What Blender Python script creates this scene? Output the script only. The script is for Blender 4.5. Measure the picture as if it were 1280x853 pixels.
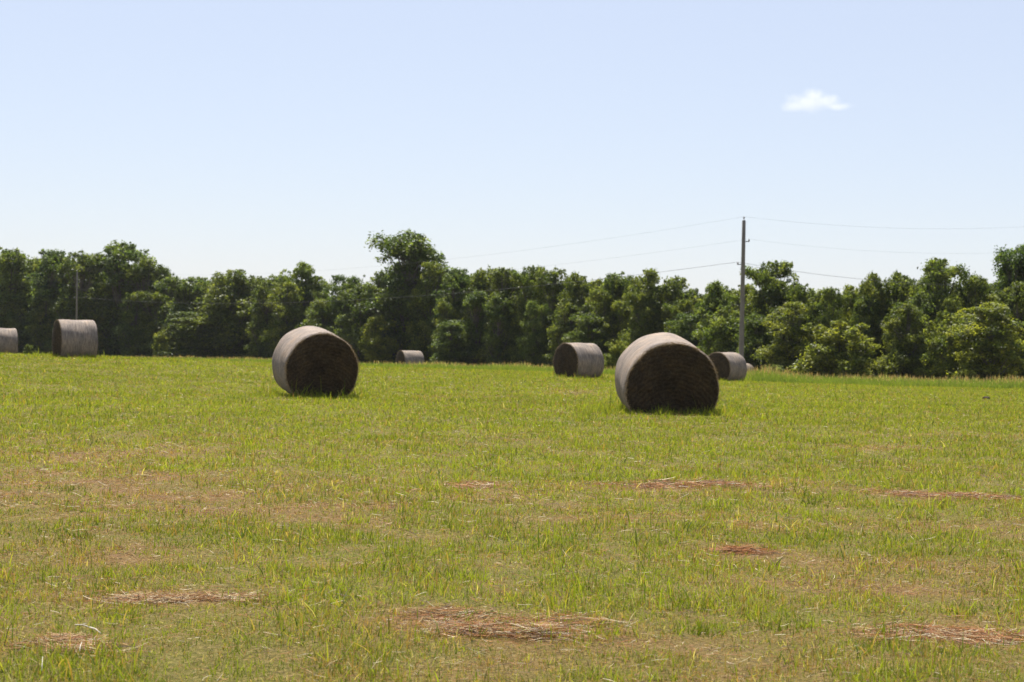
import bpy, math, random
import numpy as np
from mathutils import Matrix, Vector, Euler

C = bpy.context.scene
for o in list(bpy.data.objects):
    bpy.data.objects.remove(o)
R = math.radians
F = 55.0 / 36.0 * 1280.0
EYE = 1.35

# ------------------------------------------------------------------ camera
cam_d = bpy.data.cameras.new("camera")
cam = bpy.data.objects.new("camera", cam_d)
C.collection.objects.link(cam)
cam_d.lens = 55.0
cam_d.sensor_width = 36.0
cam_d.clip_start = 0.1
cam_d.clip_end = 20000.0
PITCH = math.atan(16.5 / F)
CM = Matrix.Rotation(R(90) - PITCH, 3, 'X') @ Matrix.Rotation(R(1.25), 3, 'Z')
cam.matrix_world = Matrix.Translation((0, 0, EYE)) @ CM.to_4x4()
cam_d.dof.use_dof = True
cam_d.dof.focus_distance = 10.5
cam_d.dof.aperture_fstop = 5.6
C.camera = cam

# ------------------------------------------------------------------ light
SUN_EL, SUN_AZ = 63.0, -10.0
w = bpy.data.worlds.new("World")
C.world = w
w.use_nodes = True
nt = w.node_tree
bg = nt.nodes["Background"]
sky = nt.nodes.new("ShaderNodeTexSky")
sky.sky_type = 'NISHITA'
sky.sun_disc = False
sky.sun_elevation = R(SUN_EL)
sky.sun_rotation = R(SUN_AZ)
sky.altitude = 200
sky.air_density = 1.0
sky.dust_density = 0.9
sky.ozone_density = 2.0
hz = nt.nodes.new("ShaderNodeMix")          # thin even summer haze over the clear sky
hz.data_type = 'RGBA'
hz.inputs[0].default_value = 0.65
hz.inputs[7].default_value = (4.0, 4.16, 4.92, 1)
tcw = nt.nodes.new("ShaderNodeTexCoord"); spw = nt.nodes.new("ShaderNodeSeparateXYZ"); mrw = nt.nodes.new("ShaderNodeMapRange")
nt.links.new(tcw.outputs['Generated'], spw.inputs[0]); nt.links.new(spw.outputs[2], mrw.inputs[0])
for i_, v_ in ((1, .22), (2, .75), (3, .65), (4, .10)):
    mrw.inputs[i_].default_value = v_
nt.links.new(mrw.outputs[0], hz.inputs[0])          # the haze thins out towards the zenith
nt.links.new(sky.outputs[0], hz.inputs[6])
nt.links.new(hz.outputs[2], bg.inputs[0])
bg.inputs[1].default_value = 0.0755
sd = bpy.data.lights.new("sun", 'SUN')
sd.energy = 4.4
sd.angle = R(0.53)
sd.color = (1.0, 0.95, 0.87)
sun = bpy.data.objects.new("sun", sd)
C.collection.objects.link(sun)
to_sun = Vector((math.sin(R(SUN_AZ)) * math.cos(R(SUN_EL)), math.cos(R(SUN_AZ)) * math.cos(R(SUN_EL)), math.sin(R(SUN_EL))))
sun.rotation_euler = to_sun.to_track_quat('Z', 'Y').to_euler()
sun.location = (0, 0, 60)
C.view_settings.view_transform = 'Standard'
C.view_settings.look = 'None'
C.view_settings.exposure = 1.17
C.view_settings.gamma = 1.0
C.view_settings.use_curve_mapping = False
C.cycles.max_bounces = 8
C.cycles.sample_clamp_indirect = 6.0
C.cycles.transparent_max_bounces = 8
C.cycles.volume_bounces = 3

# ------------------------------------------------------------------ helpers
def ray(px, py):
    v = CM @ Vector(((px - 640) / F, -(py - 426.5) / F, -1.0))
    return v
def at(px, py, d):
    v = ray(px, py)
    return Vector((0, 0, EYE)) + v * (d / v.y)

def ycorr(px, py):           # drop below the eye per metre of distance
    v = ray(px, py)
    return -v.z / v.y
def xat(px, d, py=460):
    v = ray(px, py)
    return v.x / v.y * d

# terrain through the points where things stand
ctrl = []
for (px, py, d) in [(395, 496, 32), (840, 517, 25.7), (722, 473, 57.5), (908, 477, 70), (93, 448.5, 52), (10, 445.0, 73),
                    (480, 461, 85), (640, 464, 82), (1280, 486, 80), (950, 478, 78), (200, 450.5, 98), (-150, 444, 100),
                    (1500, 489, 80)]:
    ctrl.append((xat(px, d, py), d, EYE - ycorr(px, py) * d))
for (x, y, z) in [(0, 0, 0), (-8, 0, 0), (8, 0, 0), (0, 8, 0), (-5, 12, 0), (5, 12, 0), (-3, 17, 0.0), (4, 18, 0), (-30, 0, 0.05), (30, 0, -.1),
                  (0, -40, 0), (-40, 20, .05), (40, 20, -.3), (60, 120, -2.6), (0, 150, -2.8), (-60, 200, -3.2),
                  (-300, 0, 0), (300, 0, 0), (0, -300, 0), (-300, 300, -4), (300, 300, -4), (0, 600, -5), (0, 1500, -5), (-1500, 600, -5), (1500, 600, -5)]:
    ctrl.append((x, y, z))
P = np.array(ctrl, float)
def tps(r2):
    return 0.5 * r2 * np.log(r2 + 1e-9)
def _solve():
    n = len(P)
    d2 = ((P[:, None, :2] - P[None, :, :2]) ** 2).sum(2)
    K = tps(d2) + np.eye(n) * .6
    Q = np.c_[np.ones(n), P[:, :2]]
    A = np.block([[K, Q], [Q.T, np.zeros((3, 3))]])
    return np.linalg.solve(A, np.r_[P[:, 2], np.zeros(3)])
W_ = _solve()
def gz(x, y):
    x = np.asarray(x, float); y = np.asarray(y, float)
    out = W_[-3] + W_[-2] * x + W_[-1] * y
    for (cx, cy, _), k in zip(P, W_[:-3]):
        out = out + k * tps((x - cx) ** 2 + (y - cy) ** 2)
    fade = np.clip((y - 10) / 10, 0, 1)
    return out + 0.02 * np.sin(x * 1.3 + 1.7 * np.sin(y * .6)) * np.sin(y * 1.1 + 2)
def gpt(px, py):             # the point of the ground under a pixel
    lo, hi = 3.0, 95.0
    s = ycorr(px, py)
    for d in np.arange(3.5, 95, 0.1):
        x = xat(px, d, py)
        if EYE - s * d <= float(gz(x, d)):
            return x, d
    return xat(px, 90, py), 90.0

# value noise
_rs = np.random.RandomState(7)
_tab = _rs.rand(256, 256)
def vnoise(x, y):
    xi = np.floor(x).astype(int); yi = np.floor(y).astype(int)
    fx = x - xi; fy = y - yi
    fx = fx * fx * (3 - 2 * fx); fy = fy * fy * (3 - 2 * fy)
    a = _tab[xi % 256, yi % 256]; b = _tab[(xi + 1) % 256, yi % 256]
    c = _tab[xi % 256, (yi + 1) % 256]; d = _tab[(xi + 1) % 256, (yi + 1) % 256]
    return (a * (1 - fx) + b * fx) * (1 - fy) + (c * (1 - fx) + d * fx) * fy
def fbm(x, y, o=4):
    s = 0; a = 1; t = 0
    for i in range(o):
        s = s + a * vnoise(x * 2 ** i + 17.3 * i, y * 2 ** i + 9.1 * i); t += a; a *= .55
    return s / t

SPOTS = []   # dry, hay strewn places: pixel, half width px, half height px, strength
for (px, py, rx, ry, s) in [(90, 575, 170, 28, .55), (170, 625, 290, 32, .62), (400, 640, 130, 16, .5), (60, 690, 140, 18, .55),
                            (840, 608, 150, 5, .9), (1185, 622, 110, 5, .95), (590, 608, 34, 7, .8), (1000, 603, 40, 4, .5),
                            (640, 786, 180, 18, .85), (1190, 798, 130, 12, .85), (210, 751, 140, 8, .9), (75, 812, 85, 9, .95), (925, 691, 60, 7, .8),
                            (712, 491, 32, 3.5, .8), (1100, 562, 60, 4, .5), (1060, 735, 80, 9, .6), (1230, 545, 90, 3, .35),
                            (760, 640, 50, 10, .45), (330, 700, 60, 7, .4), (480, 712, 90, 8, .4), (1150, 590, 80, 5, .3), (560, 498, 80, 2.5, .4)]:
    x0, d0 = gpt(px, py)
    _, d1 = gpt(px, py - ry)
    ppm = F / d0
    SPOTS.append((x0, d0, rx / ppm, max(.08, abs(d1 - d0)), s))
def dryness(x, y):
    n = fbm(x * .45 + 31, y * .9 + 5, 4)
    n2 = fbm(x * 2.3 + 3, y * 3.1 + 11, 3)
    near = np.clip((24 - y) / 14, 0, 1)
    v = np.clip((n - .46) * 2.0, 0, 1) * (.15 + .45 * near) + np.clip((n2 - .42) * 1.9, 0, 1) * (.12 + .5 * near)
    for (cx, cy, rx, ry, s) in SPOTS:
        q = ((x - cx) / rx) ** 2 + ((y - cy) / ry) ** 2
        v = v + s * np.exp(-q * 1.0) * (.1 + 1.25 * n2)
    return np.clip(v, 0, 1)

def mat(name):
    m = bpy.data.materials.new(name)
    m.use_nodes = True
    return m, m.node_tree, m.node_tree.nodes["Principled BSDF"]
def N(t, typ, **kw):
    n = t.nodes.new(typ)
    for k, v in kw.items():
        setattr(n, k, v)
    return n
def ramp(t, src, stops):
    r = N(t, "ShaderNodeValToRGB")
    els = r.color_ramp.elements
    while len(els) > len(stops):
        els.remove(els[-1])
    while len(els) < len(stops):
        els.new(.5)
    for e, (p, c) in zip(els, stops):
        e.position = p; e.color = (*c, 1)
    t.links.new(src, r.inputs[0])
    return r.outputs[0]
def mixc(t, fac, a, b, typ='MIX'):
    m = N(t, "ShaderNodeMix", data_type='RGBA', blend_type=typ)
    for v, i in ((fac, 0), (a, 6), (b, 7)):
        if hasattr(v, 'is_linked') or hasattr(v, 'links'):
            t.links.new(v, m.inputs[i])
        else:
            m.inputs[i].default_value = (*v, 1) if isinstance(v, tuple) else v
    return m.outputs[2]
def noise(t, scale, detail=4, rough=.6, vec=None):
    n = N(t, "ShaderNodeTexNoise")
    n.inputs['Scale'].default_value = scale; n.inputs['Detail'].default_value = detail; n.inputs['Roughness'].default_value = rough
    if vec is not None:
        t.links.new(vec, n.inputs['Vector'])
    return n.outputs[0]
def leafy(name, transl, boost, rough=.55, rand=False, spec=.25):
    """thin leaf or blade: its colour comes from the 'Col' attribute; light also passes through it"""
    m, t, b = mat(name)
    a = N(t, "ShaderNodeAttribute", attribute_name='Col')
    col = a.outputs['Color']
    if rand:
        oi = N(t, "ShaderNodeObjectInfo")
        tint = ramp(t, oi.outputs['Random'], [(0, (.78, .92, 1.0)), (.35, (.96, 1.0, .95)), (.7, (1.08, 1.06, .9)), (1, (.86, .98, 1.1))])
        col = mixc(t, 1.0, col, tint, 'MULTIPLY')
    t.links.new(col, b.inputs['Base Color'])
    b.inputs['Roughness'].default_value = rough
    b.inputs['Specular IOR Level'].default_value = spec
    tr = N(t, "ShaderNodeBsdfTranslucent")
    bc = mixc(t, 1.0, col, boost, 'MULTIPLY')
    t.links.new(bc, tr.inputs[0])
    mx = N(t, "ShaderNodeMixShader"); mx.inputs[0].default_value = transl
    t.links.new(b.outputs[0], mx.inputs[1]); t.links.new(tr.outputs[0], mx.inputs[2])
    t.links.new(mx.outputs[0], t.nodes['Material Output'].inputs[0])
    return m

def mesh_np(name, V, faces_flat, sizes, col=None, smooth=False):
    me = bpy.data.meshes.new(name)
    V = np.ascontiguousarray(V, np.float32)
    me.vertices.add(len(V)); me.vertices.foreach_set('co', V.ravel())
    faces_flat = np.ascontiguousarray(faces_flat, np.int32)
    me.loops.add(len(faces_flat)); me.loops.foreach_set('vertex_index', faces_flat)
    sizes = np.asarray(sizes, np.int32)
    me.polygons.add(len(sizes))
    me.polygons.foreach_set('loop_start', np.r_[0, np.cumsum(sizes)[:-1]].astype(np.int32))
    me.update(calc_edges=True)
    if col is not None:
        a = me.color_attributes.new('Col', 'FLOAT_COLOR', 'POINT')
        c4 = np.c_[col, np.ones(len(col))].astype(np.float32)
        a.data.foreach_set('color', c4.ravel())
    if smooth:
        me.polygons.foreach_set('use_smooth', np.ones(len(sizes), bool))
    return me
def link(name, me, m=None, parent=None, loc=None):
    o = bpy.data.objects.new(name, me)
    C.collection.objects.link(o)
    if m is not None and len(me.materials) == 0:
        me.materials.append(m)
    if parent is not None:
        o.parent = parent
    if loc is not None:
        o.location = loc
    return o
def tag(o, label=None, cat=None, group=None, kind=None):
    if label: o['label'] = label
    if cat: o['category'] = cat
    if group: o['group'] = group
    if kind: o['kind'] = kind
    return o
def empty(name, loc, rz=0, label=None, cat=None, group=None):
    o = bpy.data.objects.new(name, None)
    o.empty_display_size = .3
    C.collection.objects.link(o)
    o.location = loc; o.rotation_euler = (0, 0, rz)
    return tag(o, label, cat, group)
class MB:
    def __init__(s):
        s.v = []; s.f = []
    def tube(s, pts, rads, n=10, caps=True):
        pts = [Vector(p) for p in pts]
        base = len(s.v)
        for i, p in enumerate(pts):
            a = pts[max(0, i - 1)]; b = pts[min(len(pts) - 1, i + 1)]
            q = (b - a).normalized().to_track_quat('Z', 'Y')
            for k in range(n):
                an = 2 * math.pi * k / n
                s.v.append(tuple(p + q @ Vector((math.cos(an) * rads[i], math.sin(an) * rads[i], 0))))
        for i in range(len(pts) - 1):
            for k in range(n):
                a = base + i * n + k; b = base + i * n + (k + 1) % n
                s.f.append((a, b, b + n, a + n))
        if caps:
            s.f.append(tuple(base + k for k in range(n))[::-1])
            s.f.append(tuple(base + (len(pts) - 1) * n + k for k in range(n)))
    def box(s, c, d):
        b = len(s.v)
        for z in (-1, 1):
            for x, y in ((-1, -1), (1, -1), (1, 1), (-1, 1)):
                s.v.append((c[0] + x * d[0] / 2, c[1] + y * d[1] / 2, c[2] + z * d[2] / 2))
        for f in ((3, 2, 1, 0), (4, 5, 6, 7), (0, 1, 5, 4), (1, 2, 6, 5), (2, 3, 7, 6), (3, 0, 4, 7)):
            s.f.append(tuple(b + i for i in f))
    def build(s, name, m, parent=None, smooth=True):
        me = bpy.data.meshes.new(name)
        me.from_pydata(s.v, [], s.f); me.update()
        if smooth:
            me.polygons.foreach_set('use_smooth', np.array([len(p.vertices) == 4 for p in me.polygons]))
        return link(name, me, m, parent)

def blades(x, y, z, h, wd, az, lean, col_base, col_tip, bend=.5, seg=2, flat_roll=None):
    """one bent tapering blade per row: returns vertices, faces, sizes, colours"""
    n = len(x)
    ux, uy = np.cos(az), np.sin(az)                     # leaning direction
    ra = np.random.RandomState(3).rand(n) * 6.283 if flat_roll is None else az + np.pi / 2 + flat_roll
    px, py = np.cos(ra), np.sin(ra)                     # width direction
    rows = []; cols = []
    for s in range(seg + 1):
        t = s / seg
        out = h * (np.sin(lean) * t * (1 - bend) + np.sin(lean) * bend * t * t * 1.3)
        up = h * np.cos(lean) * t * (1 - .18 * bend * t * t)
        c = np.stack([x + ux * out, y + uy * out, z + up], 1)
        wv = np.stack([px * wd, py * wd, np.zeros(n)], 1) * (.5 * (1 - t ** 1.6)) if s < seg else None
        cc = col_base * (1 - t) + col_tip * t
        if s < seg:
            rows += [c - wv, c + wv]; cols += [cc, cc]
        else:
            rows += [c]; cols += [cc]
    k = len(rows)
    V = np.stack(rows, 1).reshape(-1, 3)
    Cc = np.stack(cols, 1).reshape(-1, 3)
    b = (np.arange(n) * k)[:, None]
    fl = []; sz = []
    pat = []
    for s in range(seg - 1):
        pat += [2 * s, 2 * s + 1, 2 * s + 3, 2 * s + 2]; sz.append(4)
    pat += [2 * seg - 2, 2 * seg - 1, 2 * seg]; sz.append(3)
    fl = (b + np.array(pat)[None, :]).ravel()
    return V, fl, np.tile(sz, n), Cc
def join(parts):
    V = []; Fc = []; S = []; Cc = []; off = 0
    for (v, f, s, c) in parts:
        V.append(v); Fc.append(f + off); S.append(s); Cc.append(c); off += len(v)
    return np.concatenate(V), np.concatenate(Fc), np.concatenate(S), np.concatenate(Cc)

# ------------------------------------------------------------------ ground
def build_ground():
    ys = np.r_[-np.geomspace(3000, 32, 16), np.arange(-30, 0, 1.5), np.arange(0, 34, .17), np.arange(34, 110, .6), np.geomspace(111, 3000, 36)]
    xs_in = np.arange(-14, 14.01, .17)
    xs = np.r_[-np.geomspace(3000, 60, 24), np.arange(-58, -14, 1.2), xs_in, np.arange(15, 60, 1.2), np.geomspace(61, 3000, 24)]
    X, Y = np.meshgrid(xs, ys)
    far = np.hypot(X, Y)
    Z = gz(np.clip(X, -900, 900), np.clip(Y, -300, 1200))
    k = np.clip((far - 250) / 400, 0, 1)
    Z = Z * (1 - k) + (-4.5) * k
    n1, n2 = X.shape
    idx = np.arange(n1 * n2).reshape(n1, n2)
    f = np.stack([idx[:-1, :-1], idx[:-1, 1:], idx[1:, 1:], idx[1:, :-1]], -1).reshape(-1)
    d = dryness(X.ravel(), Y.ravel())
    nn = fbm(X.ravel() * .35, Y.ravel() * .35)
    me = mesh_np('ground', np.c_[X.ravel(), Y.ravel(), Z.ravel()], f, np.full((n1 - 1) * (n2 - 1), 4), np.c_[d, nn, d * 0], True)
    m, t, b = mat('field_soil')
    a = N(t, "ShaderNodeAttribute", attribute_name='Col')
    sep = N(t, "ShaderNodeSeparateColor"); t.links.new(a.outputs['Color'], sep.inputs[0])
    geo = N(t, "ShaderNodeNewGeometry")
    fine = noise(t, 55, 5, .7, geo.outputs['Position'])
    mid = noise(t, 7, 4, .6, geo.outputs['Position'])
    green = ramp(t, fine, [(.3, (.035, .034, .010)), (.5, (.12, .115, .022)), (.7, (.26, .205, .075))])
    straw = ramp(t, fine, [(.3, (.05, .030, .014)), (.5, (.17, .10, .040)), (.72, (.33, .215, .09))])
    mth = N(t, "ShaderNodeMath", operation='ADD'); t.links.new(sep.outputs[0], mth.inputs[0])
    m2 = N(t, "ShaderNodeMath", operation='MULTIPLY_ADD'); t.links.new(mid, m2.inputs[0]); m2.inputs[1].default_value = .5; m2.inputs[2].default_value = -.18
    t.links.new(m2.outputs[0], mth.inputs[1]); mth.use_clamp = True
    t.links.new(mixc(t, mth.outputs[0], green, straw), b.inputs['Base Color'])
    b.inputs['Roughness'].default_value = .95; b.inputs['Specular IOR Level'].default_value = .1
    bp = N(t, "ShaderNodeBump"); bp.inputs['Strength'].default_value = .8; bp.inputs['Distance'].default_value = .03
    t.links.new(fine, bp.inputs['Height']); t.links.new(bp.outputs[0], b.inputs['Normal'])
    tag(link('ground', me, m), kind='structure')
build_ground()

GRASS_M = leafy('grass_blade', .48, (1.30, 1.34, .38), .55, spec=.15)
STRAW_M = leafy('straw', .15, (1.1, 1.0, .8), .6, spec=.15)
rs = np.random.RandomState(11)

def sample_field(n, p, d0=4.6, d1=96.0, marg=1.14, extra=1.2):
    """points in the view wedge, density falling as d^-p"""
    d = np.linspace(d0, d1, 3000)
    wgt = (2 * .3275 * d * marg + 2 * extra) * d ** (-p)
    c = np.cumsum(wgt); c /= c[-1]
    y = np.interp(rs.rand(n), c, d)
    hw = .3275 * y * marg + extra
    x = (rs.rand(n) * 2 - 1) * hw
    return x, y

BALE_XY = [(xat(392, 32.0, 491), 32.0), (xat(832, 26.0, 514), 26.0), (xat(723, 57.8, 473), 57.8), (xat(906, 70, 477), 70), (xat(93, 54, 448), 54)]
def lerp(a, b, t):
    return a + (b - a) * t[:, None]
def build_grass():
    n = 1750000
    x, y = sample_field(n, 1.25)
    dry = dryness(x, y)
    tuft = fbm(x * 3.3 + 50, y * 3.3 + 9, 3)
    big = fbm(x * .3 + 77, y * .5 + 40, 3)
    keep = rs.rand(n) < np.clip(1.15 - dry * .72, .34, 1) * np.clip(.45 + (tuft - .3) * 2.0, .35, 1)
    # nothing grows under the bales
    x, y, dry, tuft, big = x[keep], y[keep], dry[keep], tuft[keep], big[keep]
    n = len(x)
    lod = (y / 6.0)
    h = (.024 + .044 * rs.rand(n) ** 1.3) * (.6 + 1.1 * np.clip(tuft - .25, 0, 1)) * (1.1 - .5 * dry)
    tall = rs.rand(n) < .06 * (tuft > .48)
    h = np.where(tall, h * 1.9 + .015, h)
    for (bx, by) in BALE_XY:                  # the mower left taller grass round the bales
        q_ = np.hypot(x - bx, y - by)
        h = h * (1 + 2.6 * np.clip(1 - np.abs(q_ - .95) / .65, 0, 1) * (.4 + rs.rand(n)))
    h = h * np.clip(lod, 1, 30) ** .06
    wd = .0030 * (.7 + .8 * rs.rand(n)) * np.clip(lod, 1, 30) ** .72
    wd = np.where(tall, wd * 1.5, wd)
    az = rs.rand(n) * 6.283
    lean = rs.rand(n) ** 1.2 * 1.1
    g1 = np.array([.105, .140, .016]); g2 = np.array([.258, .298, .034]); g3 = np.array([.35, .345, .06]); deep = np.array([.055, .105, .018])
    tan = np.array([.35, .245, .11]); red = np.array([.30, .17, .085]); pale = np.array([.55, .45, .28])
    u = np.clip(rs.rand(n) * .75 + (big - .42) * 1.1 + np.clip((y - 8) / 40, 0, .3), 0, 1)
    col = lerp(np.tile(g1, (n, 1)), np.tile(g2, (n, 1)), u)
    yl = rs.rand(n) < .14 + .18 * dry
    col[yl] = lerp(col[yl], np.tile(g3, (yl.sum(), 1)), .4 + .6 * rs.rand(yl.sum()))
    dp = rs.rand(n) < .17
    col[dp] = deep
    k = rs.rand(n)
    dd = k < np.clip(.10 + .07 * np.clip((16 - y) / 10, 0, 1) + dry * .62, 0, .75)
    mixv = rs.rand(dd.sum())
    col[dd] = np.where((mixv < .36)[:, None], red, np.where((mixv < .9)[:, None], tan, pale)) * (.7 + .5 * rs.rand(dd.sum()))[:, None]
    cb = col * .8 + .2 * np.array([.24, .21, .06])
    z = gz(x, y) - .004
    parts = []
    nr = y < 16
    for s_, seg in ((nr, 3), (~nr, 2)):
        parts.append(blades(x[s_], y[s_], z[s_], h[s_], wd[s_], az[s_], lean[s_], cb[s_], col[s_], .6, seg))
    # taller tufts standing out of the mown grass
    nt_ = 1500
    tx, ty = sample_field(nt_, .75, 4.8, 60)
    per = 46
    sp = (.025 + .05 * rs.rand(nt_)) * np.clip(ty / 8, 1, 3)
    X = (tx[:, None] + rs.randn(nt_, per) * sp[:, None] * 1.6).ravel(); Y = (ty[:, None] + rs.randn(nt_, per) * sp[:, None]).ravel()
    hh = ((.05 + .065 * rs.rand(nt_) ** 2)[:, None] * (.45 + .65 * rs.rand(nt_, per))).ravel()
    cc = lerp(np.tile(g2, (nt_, 1)), np.tile(g1 * .9, (nt_, 1)), rs.rand(nt_) ** 1.6) * (.85 + .35 * rs.rand(nt_))[:, None]
    cc = np.repeat(cc, per, 0) * (.8 + .4 * rs.rand(nt_ * per))[:, None]
    lw = np.clip(Y / 6, 1, 12) ** .6 * .0046 * (.7 + .6 * rs.rand(nt_ * per))
    parts.append(blades(X, Y, gz(X, Y) - .004, hh, lw, rs.rand(nt_ * per) * 6.283, rs.rand(nt_ * per) * .9, cc * .8, cc, .7, 3))
    V, f, s, c = join(parts)
    me = mesh_np('grass', V, f, s, c)
    tag(link('grass', me, GRASS_M), 'short mown grass mixed green and straw coloured covering the field', 'grass', kind='stuff')
build_grass()

def straw_mesh(x, y, z, L, wd, az, tilt, col, curl=.12, pts=4):
    """loose stalks: a thin curved ribbon lying nearly flat"""
    n = len(x)
    ux, uy = np.cos(az), np.sin(az)
    r = rs.rand(n) * 6.283
    cs = (rs.rand(n) - .5) * 2 * curl
    rows = []
    for i in range(pts):
        t = i / (pts - 1) - .5
        off = cs * L * (t * t * 4 - .33)
        cx = x + ux * L * t - uy * off; cy = y + uy * L * t + ux * off
        cz = z + L * (t * np.sin(tilt) - (t * t) * .25 * np.sin(r))
        wx, wy, wz = -uy * wd / 2, ux * wd / 2, wd * .35 * np.cos(r)
        kk = 1 - .6 * abs(t) * 2 * .6
        rows += [np.stack([cx - wx * kk, cy - wy * kk, cz - wz], 1), np.stack([cx + wx * kk, cy + wy * kk, cz + wz], 1)]
    k = len(rows)
    V = np.stack(rows, 1).reshape(-1, 3)
    Cc = np.repeat(col, k, 0)
    pat = []; sz = []
    for s in range(pts - 1):
        pat += [2 * s, 2 * s + 1, 2 * s + 3, 2 * s + 2]; sz.append(4)
    return V, ((np.arange(n) * k)[:, None] + np.array(pat)[None]).ravel(), np.tile(sz, n), Cc
def straw_cols(n, redness=.35, palef=.12, dark=0.1):
    tan = np.array([.42, .30, .13]); red = np.array([.34, .150, .050]); pale = np.array([.64, .54, .36]); dk = np.array([.10, .06, .035])
    u = rs.rand(n)
    c = np.where((u < redness)[:, None], red, np.where((u < 1 - palef - dark)[:, None], tan, np.where((u < 1 - dark)[:, None], pale, dk)))
    return c * (.65 + .6 * rs.rand(n))[:, None]

def build_litter():
    n = 400000
    x, y = sample_field(n, 1.4, 4.6, 70)
    dry = dryness(x, y)
    keep = rs.rand(n) < .24 + .7 * dry ** 1.5
    x, y, dry = x[keep], y[keep], dry[keep]
    n = len(x)
    lod = np.clip(y / 6, 1, 20)
    L = (.018 + .075 * rs.rand(n) ** 3) * lod ** .25
    wd = .0016 * (.6 + .9 * rs.rand(n)) * lod ** .75
    az = rs.randn(n) * .75 + (rs.rand(n) < .5) * math.pi
    tilt = rs.randn(n) * .22
    z = gz(x, y) + .006 + .022 * rs.rand(n)
    V, f, s, c = straw_mesh(x, y, z, L, wd, az, tilt, straw_cols(n, .42, .09, .30) * .82)
    tag(link('hay_litter', mesh_np('hay_litter', V, f, s, c), STRAW_M), 'loose dry straw bits strewn thinly over the mown grass', 'hay', kind='stuff')
build_litter()

# ------------------------------------------------------------------ clumps of left hay
def hay_clump(px, py, wpx, hpx, height, count, label, redness=.5):
    count = int(count * .62); height *= .8
    x0, d0 = gpt(px, py)
    _, d1 = gpt(px, py - hpx / 2); _, d2 = gpt(px, py + hpx / 2)
    rx = wpx / 2 * d0 / F; ry = max(.06, (d1 - d2) / 2)
    n = count
    nl = 9                                   # several small wisps make up the clump
    lu = np.linspace(-.9, .9, nl) + rs.randn(nl) * .12; lv = rs.randn(nl) * .38; lw = .15 + .13 * rs.rand(nl); lh = .3 + .9 * rs.rand(nl); la = rs.randn(nl) * .35
    pk = lw * (1.15 - np.abs(lu)) ; pk = pk / pk.sum()
    li = rs.choice(nl, n, p=pk)
    u = lu[li] + rs.randn(n) * lw[li] * 1.15; v = lv[li] + rs.randn(n) * .30
    ang = vnoise(u * 3 + px, v * 3 + py)
    hh = np.exp(-((v - lv[li]) ** 2) * 6 - ((u - lu[li]) / lw[li]) ** 2 * .35) * lh[li]
    x = u * rx; y = v * ry
    gx = gz(x0 + x, d0 + y) - float(gz(x0, d0))
    z = gx + .008 + height * hh * (.25 + .75 * rs.rand(n))
    lod = max(1, d0 / 6)
    L = (.03 + .15 * rs.rand(n) ** 1.4) * lod ** .2
    az = rs.randn(n) * .38 + la[li] + (ang - .5) * .6
    V, f, s, c = straw_mesh(x, y, z, L, .0019 * (.6 + .8 * rs.rand(n)) * lod ** .7, az, rs.randn(n) * .13, straw_cols(n, redness, .10, .26), .2, 5)  # the dark share of stalks carries shade inside the clump as colour
    o = link('hay_clump', mesh_np('hay_clump', V, f, s, c), STRAW_M, loc=(x0, d0, float(gz(x0, d0))))
    tag(o, label, 'hay clump', 'clumps of leftover hay on the field')
hay_clump(630, 785, 210, 34, .055, 3800, 'raised reddish hay clump, largest one, at the bottom centre of the field', .5)
hay_clump(1180, 797, 200, 24, .03, 2400, 'flat reddish hay clump in the bottom right corner of the field', .55)
hay_clump(240, 751, 190, 12, .025, 1700, 'thin pale hay clump in the lower left, the one above the white broken stems', .3)
hay_clump(90, 811, 120, 16, .03, 1300, 'short hay clump by the white broken stems near the lower left corner', .3)
hay_clump(845, 608, 210, 7, .04, 1500, 'long thin reddish hay streak lying below the nearest bale', .65)
hay_clump(1190, 622, 190, 7, .04, 1500, 'long thin reddish hay streak at the right edge of the midfield', .6)
hay_clump(928, 691, 70, 12, .03, 700, 'small orange brown hay clump in the right half between the midfield streaks and the bottom', .75)
hay_clump(590, 608, 60, 10, .03, 1000, 'small pinkish hay clump in the middle of the field, left of the long streak', .5)

def white_stems():
    STEM_M = leafy('bleached_stem', .1, (1, 1, 1), .5)
    root = empty('broken_stems', (*gpt(105, 800), 0), 0, 'bleached white broken stems lying by the lower left hay clump', 'dry stems')
    root.location.z = float(gz(root.location.x, root.location.y))
    def stalk(p0, p1, lift0, lift1, wd):
        a = gpt(*p0); b = gpt(*p1)
        A = Vector((a[0], a[1], float(gz(*a)) + lift0)) - root.location
        B = Vector((b[0], b[1], float(gz(*b)) + lift1)) - root.location
        m = MB(); M_ = (A + B) / 2 + Vector((0, 0, .006))
        m.tube([A, M_, B], [wd, wd * .85, wd * .5], 6)
        o = m.build('stem', STEM_M, root)
        a_ = o.data.color_attributes.new('Col', 'FLOAT_COLOR', 'POINT')
        a_.data.foreach_set('color', np.tile(np.array([.60, .54, .42, 1], np.float32), len(o.data.vertices)))
    stalk((94, 797), (112, 801), .035, .045, .0032)
    stalk((112, 803), (126, 808), .045, .04, .0036)
    stalk((102, 802), (108, 798), .05, .06, .002)
    stalk((99, 826), (102, 818), .03, .045, .002)
    stalk((52, 849), (53, 838), .02, .05, .0018)
white_stems()

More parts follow.
